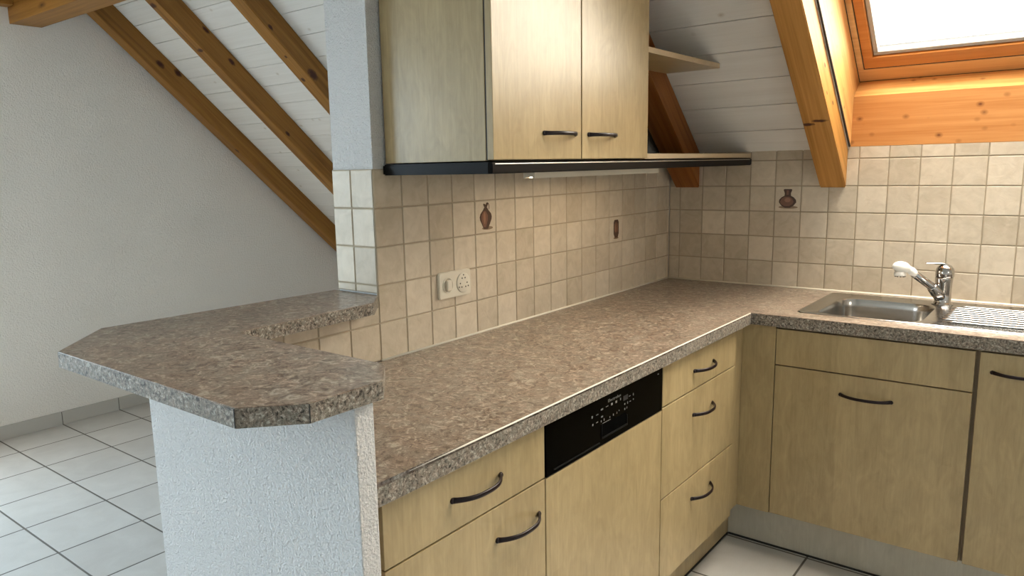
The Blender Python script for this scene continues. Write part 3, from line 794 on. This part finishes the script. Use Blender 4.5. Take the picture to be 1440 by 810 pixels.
# ------------------------------------------------------------------ tap
tx, ty = 1.098, -.112
tp = empty('kitchen_tap', (tx, ty, ZC + .002)); tag(tp, 'chrome single-lever kitchen tap with a white pull-out spray head, behind the sink bowl', 'tap')
bm = bmesh.new()
lathe(bm, [(.033, 0), (.033, .003), (.029, .007), (.0265, .014), (.0258, .045), (.0268, .075), (.0280, .092), (.0280, .097)], (tx, ty, ZC + .0024), 32)
link('tap_body', bm, M['chrome'], tp)
bm = bmesh.new()
lathe(bm, [(.0272, 0), (.0295, .003), (.0295, .018), (.0265, .031), (.0185, .041), (.008, .0455), (0, .046)], (tx + .001, ty, ZC + .1005), 32)
cap = link('tap_cap', bm, M['chrome'], tp)
bm = bmesh.new()
tube(bm, catmull([(tx + .012, ty + .002, ZC + .139), (tx - .005, ty - .004, ZC + .1475), (tx - .03, ty - .010, ZC + .1475), (tx - .058, ty - .016, ZC + .1465)], 6), [.008] * 6 + [.008, .0078, .0076, .0074, .0072, .007] + [.0068] * 7, 16, squash=(1.25, .55))
link('lever', bm, M['chrome'], cap)
E_ = Vector((tx - .004, ty - .006, ZC + .030)); J_ = Vector((1.066, -.148, .957)); A_ = Vector((1.012, -.176, 1.003)); H_ = Vector((.950, -.208, 1.029))
bm = bmesh.new()
tube(bm, [E_, E_.lerp(J_, .5), E_.lerp(J_, .94), J_], [.023, .021, .0175, .0155], 24)
link('arm_socket', bm, M['chrome'], tp)
bm = bmesh.new(); tube(bm, [J_ - (A_ - J_) * .12, J_, A_, A_ + (A_ - J_) * .05], [.0138, .0142, .0136, .0122], 24)
arm = link('spout_arm', bm, M['chrome'], tp)
bm = bmesh.new()
hp = catmull([A_ + Vector((.006, .002, -.006)), A_ + Vector((-.008, -.005, .010)), A_.lerp(H_, .42) + Vector((0, 0, .008)), A_.lerp(H_, .75) + Vector((0, 0, .004)), H_ + Vector((0, 0, -.006))], 5)
rr_ = [.0125, .0135, .015, .016, .0165, .016, .0145, .0150, .018, .0208, .0225, .0235, .0238, .0236, .0228, .0215, .0195, .0165, .013, .008, .002]
tube(bm, hp, rr_[:len(hp)], 24, squash=(1, .85))
sh = link('spray_head', bm, M['sprayhead'], arm); sh['label'] = 'white spray head'
bm = bmesh.new(); q = A_.lerp(H_, .62)
lathe(bm, [(.019, 0), (.020, -.012), (.0185, -.0155), (0, -.0155)], (q.x, q.y, q.z - .009), 24)
nz = link('nozzle_rim', bm, M['sprayhead'], sh)
bm = bmesh.new()
for k in range(10):
    a = 2 * math.pi * k / 10; lathe(bm, [(.0030, 0), (.0026, -.0035), (0, -.0035)], (q.x + .0155 * math.cos(a), q.y + .0155 * math.sin(a), q.z - .0245), 8)
link('nozzles', bm, M['rubber'], sh)

# ------------------------------------------------------------------ socket and switch plate
oy0, oy1, oz0, oz1 = -1.547, -1.4025, 1.0215, 1.1003
op_ = empty('power_outlet', (.001, (oy0 + oy1) / 2, oz0)); tag(op_, 'cream wall plate with a round switch and a triple socket on the tiles', 'power outlet')
bm = bmesh.new(); pts = rrect(oy0, oy1, oz0, oz1, .008, 4)
fa, fb_, _s = prism(bm, pts, .0008, .0085, 0, 0, 'x'); bmesh.ops.recalc_face_normals(bm, faces=bm.faces)
bmesh.ops.bevel(bm, geom=list(fb_.edges), offset=.0022, segments=3, affect='EDGES')
pt = link('cover_plate', bm, M['whiteplastic'], op_, smooth=False)
zc_ = (oz0 + oz1) / 2; ys_ = oy0 + .0375; yk = oy1 - .038
bm = bmesh.new(); lathe(bm, [(.0235, 0), (.0235, .0016), (.0215, .0022), (.021, .0008), (.0, .0008)], (.0083, ys_, zc_), 36, (1, 0, 0)); link('switch_ring', bm, M['whiteplastic'], op_)
bm = bmesh.new(); box(bm, .0088, .0180, ys_ - .0105, ys_ + .0105, zc_ - .016, zc_ + .016, .0035, 0, 3); link('switch_rocker', bm, M['whiteplastic'], op_)
bm = bmesh.new(); lathe(bm, [(.0300, 0), (.0300, .0028), (.0288, .0036), (0, .0036)], (.0083, yk, zc_), 48, (1, 0, 0)); so = link('socket_insert', bm, M['whiteplastic'], op_)
bm = bmesh.new()
for ang in (90, 210, 330):
    cy_, cz_ = yk + .0165 * math.cos(rad(ang)), zc_ + .0165 * math.sin(rad(ang))
    for a2 in (ang, ang + 110, ang - 110):
        lathe(bm, [(.0024, 0), (.0024, .0004), (0, .0004)], (.0118, cy_ + .0072 * math.cos(rad(a2)), cz_ + .0072 * math.sin(rad(a2))), 12, (1, 0, 0))
link('socket_holes', bm, M['hole'], so)

# ------------------------------------------------------------------ wall cabinet, open shelf, rail
WX = .351; WD = .370; WZ = 1.4195; WT = 2.10
wc = empty('wall_cabinet', (.18, -1.34, WZ)); tag(wc, 'maple two-door wall cabinet hung above the tiled splashback', 'wall cabinet')
bm = bmesh.new()
box(bm, .0008, WX - .0065, -1.7315, -1.7155, WZ, WT, .0008)
link('side_panel', bm, M['lam'], wc)
link('gap_shade_strip', B(WX - .0062, WX - .0008, -1.7300, -1.7200, WZ + .001, WT - .001), M['rubber'], wc)  # near-black strip paints the shade of the open gap beside the door
bm = bmesh.new()
box(bm, .0008, WX - .002, -.962, -.946, WZ, WT); box(bm, .0008, WX - .006, -1.7155, -.962, WZ, WZ + .016); box(bm, .0008, WX - .006, -1.7155, -.962, WT - .016, WT); box(bm, .0008, .007, -1.7155, -.962, WZ + .016, WT - .016)
box(bm, .02, WX - .008, -1.7155, -.962, 1.75, 1.766)
link('carcass', bm, M['lam_dark'], wc)
for y0, y1, yh in ((-1.734, -1.3455, -1.4500), (-1.3405, -.9505, -1.2330)):
    f = link('door', B(WX + .0, WD, y0, y1, WZ + .002, WT, .0012), M['lam'], wc); handle(f, (WD, yh, 1.4875), 'x')

TS = math.tan(PITCH)
def roof_y(z): return -(z - ZR) / TS
shf = empty('corner_shelf', (.18, -.46, WZ)); tag(shf, 'open maple shelf unit with one short shelf fitted under the sloping ceiling', 'shelf unit')
bm = bmesh.new(); prism(bm, [(-.9455, WZ), (-.9295, WZ), (-.9295, 2.10), (-.9455, 2.10)], .0012, .3585, 0, 0, 'x')
link('side_panel', bm, M['lam_edge'], shf)
def shelf_poly(yback, z, th, name, notch=True):
    yb2 = yback
    nt0 = -(z + th - (ZR - .150)) / TS - .006      # rafter's lower face reaches this far forward
    pts = [(.0012, -.929), (.3585, -.929), (.3585, yb2), (.145, yb2), (.145, nt0), (.022, nt0), (.022, yb2), (.0012, yb2)]
    bm = bmesh.new(); f1, f2, sd = prism(bm, pts, z, z + th, 0, 0)
    for f in bm.faces:
        if abs(f.normal.z) < .5: pass
    sd[1].material_index = 1
    return link(name, bm, [M['lam'], M['lam_edge']], shf)
shelf_poly(-.0015, WZ, .0165, 'bottom_board')
shelf_poly(roof_y(1.765) - .001, 1.747, .017, 'shelf_board')

rl = empty('light_rail', (.18, -.87, 1.386)); tag(rl, 'slim black light rail running under the wall cabinet and corner shelf', 'light rail')
bm = bmesh.new(); pts = [(.0012, -1.742), (.355, -1.742), (.3665, -1.730), (.3665, -.0125), (.355, -.0012), (.0012, -.0012)]
f1, f2, sd = prism(bm, [(.0012, -1.742), (.358, -1.742), (.3665, -1.734), (.3665, -.0125), (.362, -.0085), (.150, -.0085), (.150, -.085), (.018, -.085), (.018, -.0085), (.0012, -.0085)], 1.3885, 1.4165, 0, 0)
bmesh.ops.recalc_face_normals(bm, faces=bm.faces)
bmesh.ops.bevel(bm, geom=[e for e in list(f1.edges) + list(f2.edges)], offset=.003, segments=2, affect='EDGES')
link('rail_body', bm, M['black'], rl)
link('metal_strip', B(.3655, .3675, -1.725, -.03, 1.4105, 1.4128, .0004), M['alu'], rl)
# slim lamp under the rail: white housing, warm diffuser facing down
ml, ntl, bl_, _o = new_mat('warm_diffuser')
bl_.inputs['Base Color'].default_value = (.8, .75, .65, 1); bl_.inputs['Emission Color'].default_value = (1.0, .80, .55, 1); bl_.inputs['Emission Strength'].default_value = 24.0
lp = empty('strip_lamp', (.21, -.98, 1.372)); tag(lp, 'slim white strip lamp mounted under the black rail, lighting the tiles', 'lamp')
bm = bmesh.new(); prism(bm, [(.190, 1.3878), (.190, 1.3700), (.196, 1.3700), (.198, 1.3736), (.222, 1.3736), (.224, 1.3700), (.230, 1.3700), (.230, 1.3878)], -1.37, -.585, 0, 0, 'y')
link('lamp_housing', bm, M['whiteplastic'], lp)
link('lamp_diffuser', B(.1985, .2215, -1.35, -.605, 1.3726, 1.3733), ml, lp)
bm = bmesh.new(); tube(bm, [(.21, -.585, 1.3795), (.21, -.573, 1.3795), (.21, -.565, 1.3795)], [.0065, .006, .003], 12)
link('end_knob', bm, M['whiteplastic'], lp)

# ------------------------------------------------------------------ light
W = D.worlds.new('sky'); SC.world = W; W.use_nodes = True; nt = W.node_tree; nt.nodes.clear()
g = G(nt); bg = g.n('ShaderNodeBackground'); wo = g.n('ShaderNodeOutputWorld'); g.link(bg.outputs[0], wo.inputs[0])
tc = g.n('ShaderNodeTexCoord'); sp_ = g.n('ShaderNodeSeparateXYZ'); g.link(tc.outputs['Generated'], sp_.inputs[0])
# hazy daylight: warm and bright on the side the roof slope faces, cool and dimmer opposite, dim ground
dt = g.n('ShaderNodeVectorMath', operation='DOT_PRODUCT'); g.link(tc.outputs['Generated'], dt.inputs[0]); dt.inputs[1].default_value = Vector((.50, .08, .80)).normalized()
sm = g.n('ShaderNodeMapRange', interpolation_type='SMOOTHSTEP'); g.link(dt.outputs['Value'], sm.inputs[0]); sm.inputs[1].default_value = .25; sm.inputs[2].default_value = .97
cm = g.n('ShaderNodeMapRange', interpolation_type='SMOOTHSTEP'); g.link(sp_.outputs[0], cm.inputs[0]); cm.inputs[1].default_value = -.75; cm.inputs[2].default_value = .25
g.link(g.mix(cm.outputs[0], (.67, .86, 1.0, 1), (1.0, .90, .745, 1)), bg.inputs[0])
gr_ = g.math('MULTIPLY_ADD', g.math('GREATER_THAN', sp_.outputs[2], 0.0), .8, .2)
g.link(g.math('MULTIPLY', g.math('MULTIPLY_ADD', sm.outputs[0], 24.0, 12.8), gr_), bg.inputs[1])
def portal(name, loc, rot, sx, sy):
    l = D.lights.new(name, 'AREA'); l.shape = 'RECTANGLE'; l.size = sx; l.size_y = sy
    l.cycles.is_portal = True
    o = D.objects.new(name, l); COL.objects.link(o); o.location = loc; o.rotation_euler = rot; return o
c_ = RF(1.411, .745, .29)
portal('skylight_portal', c_, (-PITCH, 0, 0), 1.22, 1.05)
portal('door_portal', (-1.6, YF - .1, 1.475), (math.pi / 2, 0, 0), 1.2, 1.15)
portal('side_portal', (XR + .12, (WY0 + WY1) / 2, (WZ0 + WZ1) / 2), (math.pi / 2, 0, math.pi / 2), WY1 - WY0, WZ1 - WZ0)
portal('balcony_portal', (XW - .1, -3.725, 1.1), (math.pi / 2, 0, -math.pi / 2), 2.55, 2.1)

# ------------------------------------------------------------------ camera
cam = D.cameras.new('camera'); co = D.objects.new('camera', cam); COL.objects.link(co); SC.camera = co
Rm = ((.7816, .6234, -.0217), (-.0876, .1441, .9857), (-.6176, .7685, -.1673))
r_ = Vector(Rm[0]).normalized(); f_ = Vector(Rm[2]).normalized(); u_ = r_.cross(f_).normalized(); r_ = f_.cross(u_)
co.matrix_world = Matrix(((r_.x, u_.x, -f_.x, 1.4785), (r_.y, u_.y, -f_.y, -3.1356), (r_.z, u_.z, -f_.z, 1.4055), (0, 0, 0, 1)))
cam.sensor_width = 36; cam.lens = 1049.77 / 1440 * 36; cam.shift_x = .020704; cam.shift_y = .005274
cam.clip_start = .02

SC.view_settings.view_transform = 'Standard'; SC.view_settings.look = 'None'; SC.view_settings.exposure = 0.0; SC.view_settings.gamma = 1.0
SC.view_settings.use_curve_mapping = False
SC.cycles.use_denoising = True
SC.cycles.max_bounces = 14; SC.cycles.diffuse_bounces = 8; SC.cycles.transparent_max_bounces = 8
SC.cycles.sample_clamp_indirect = 8
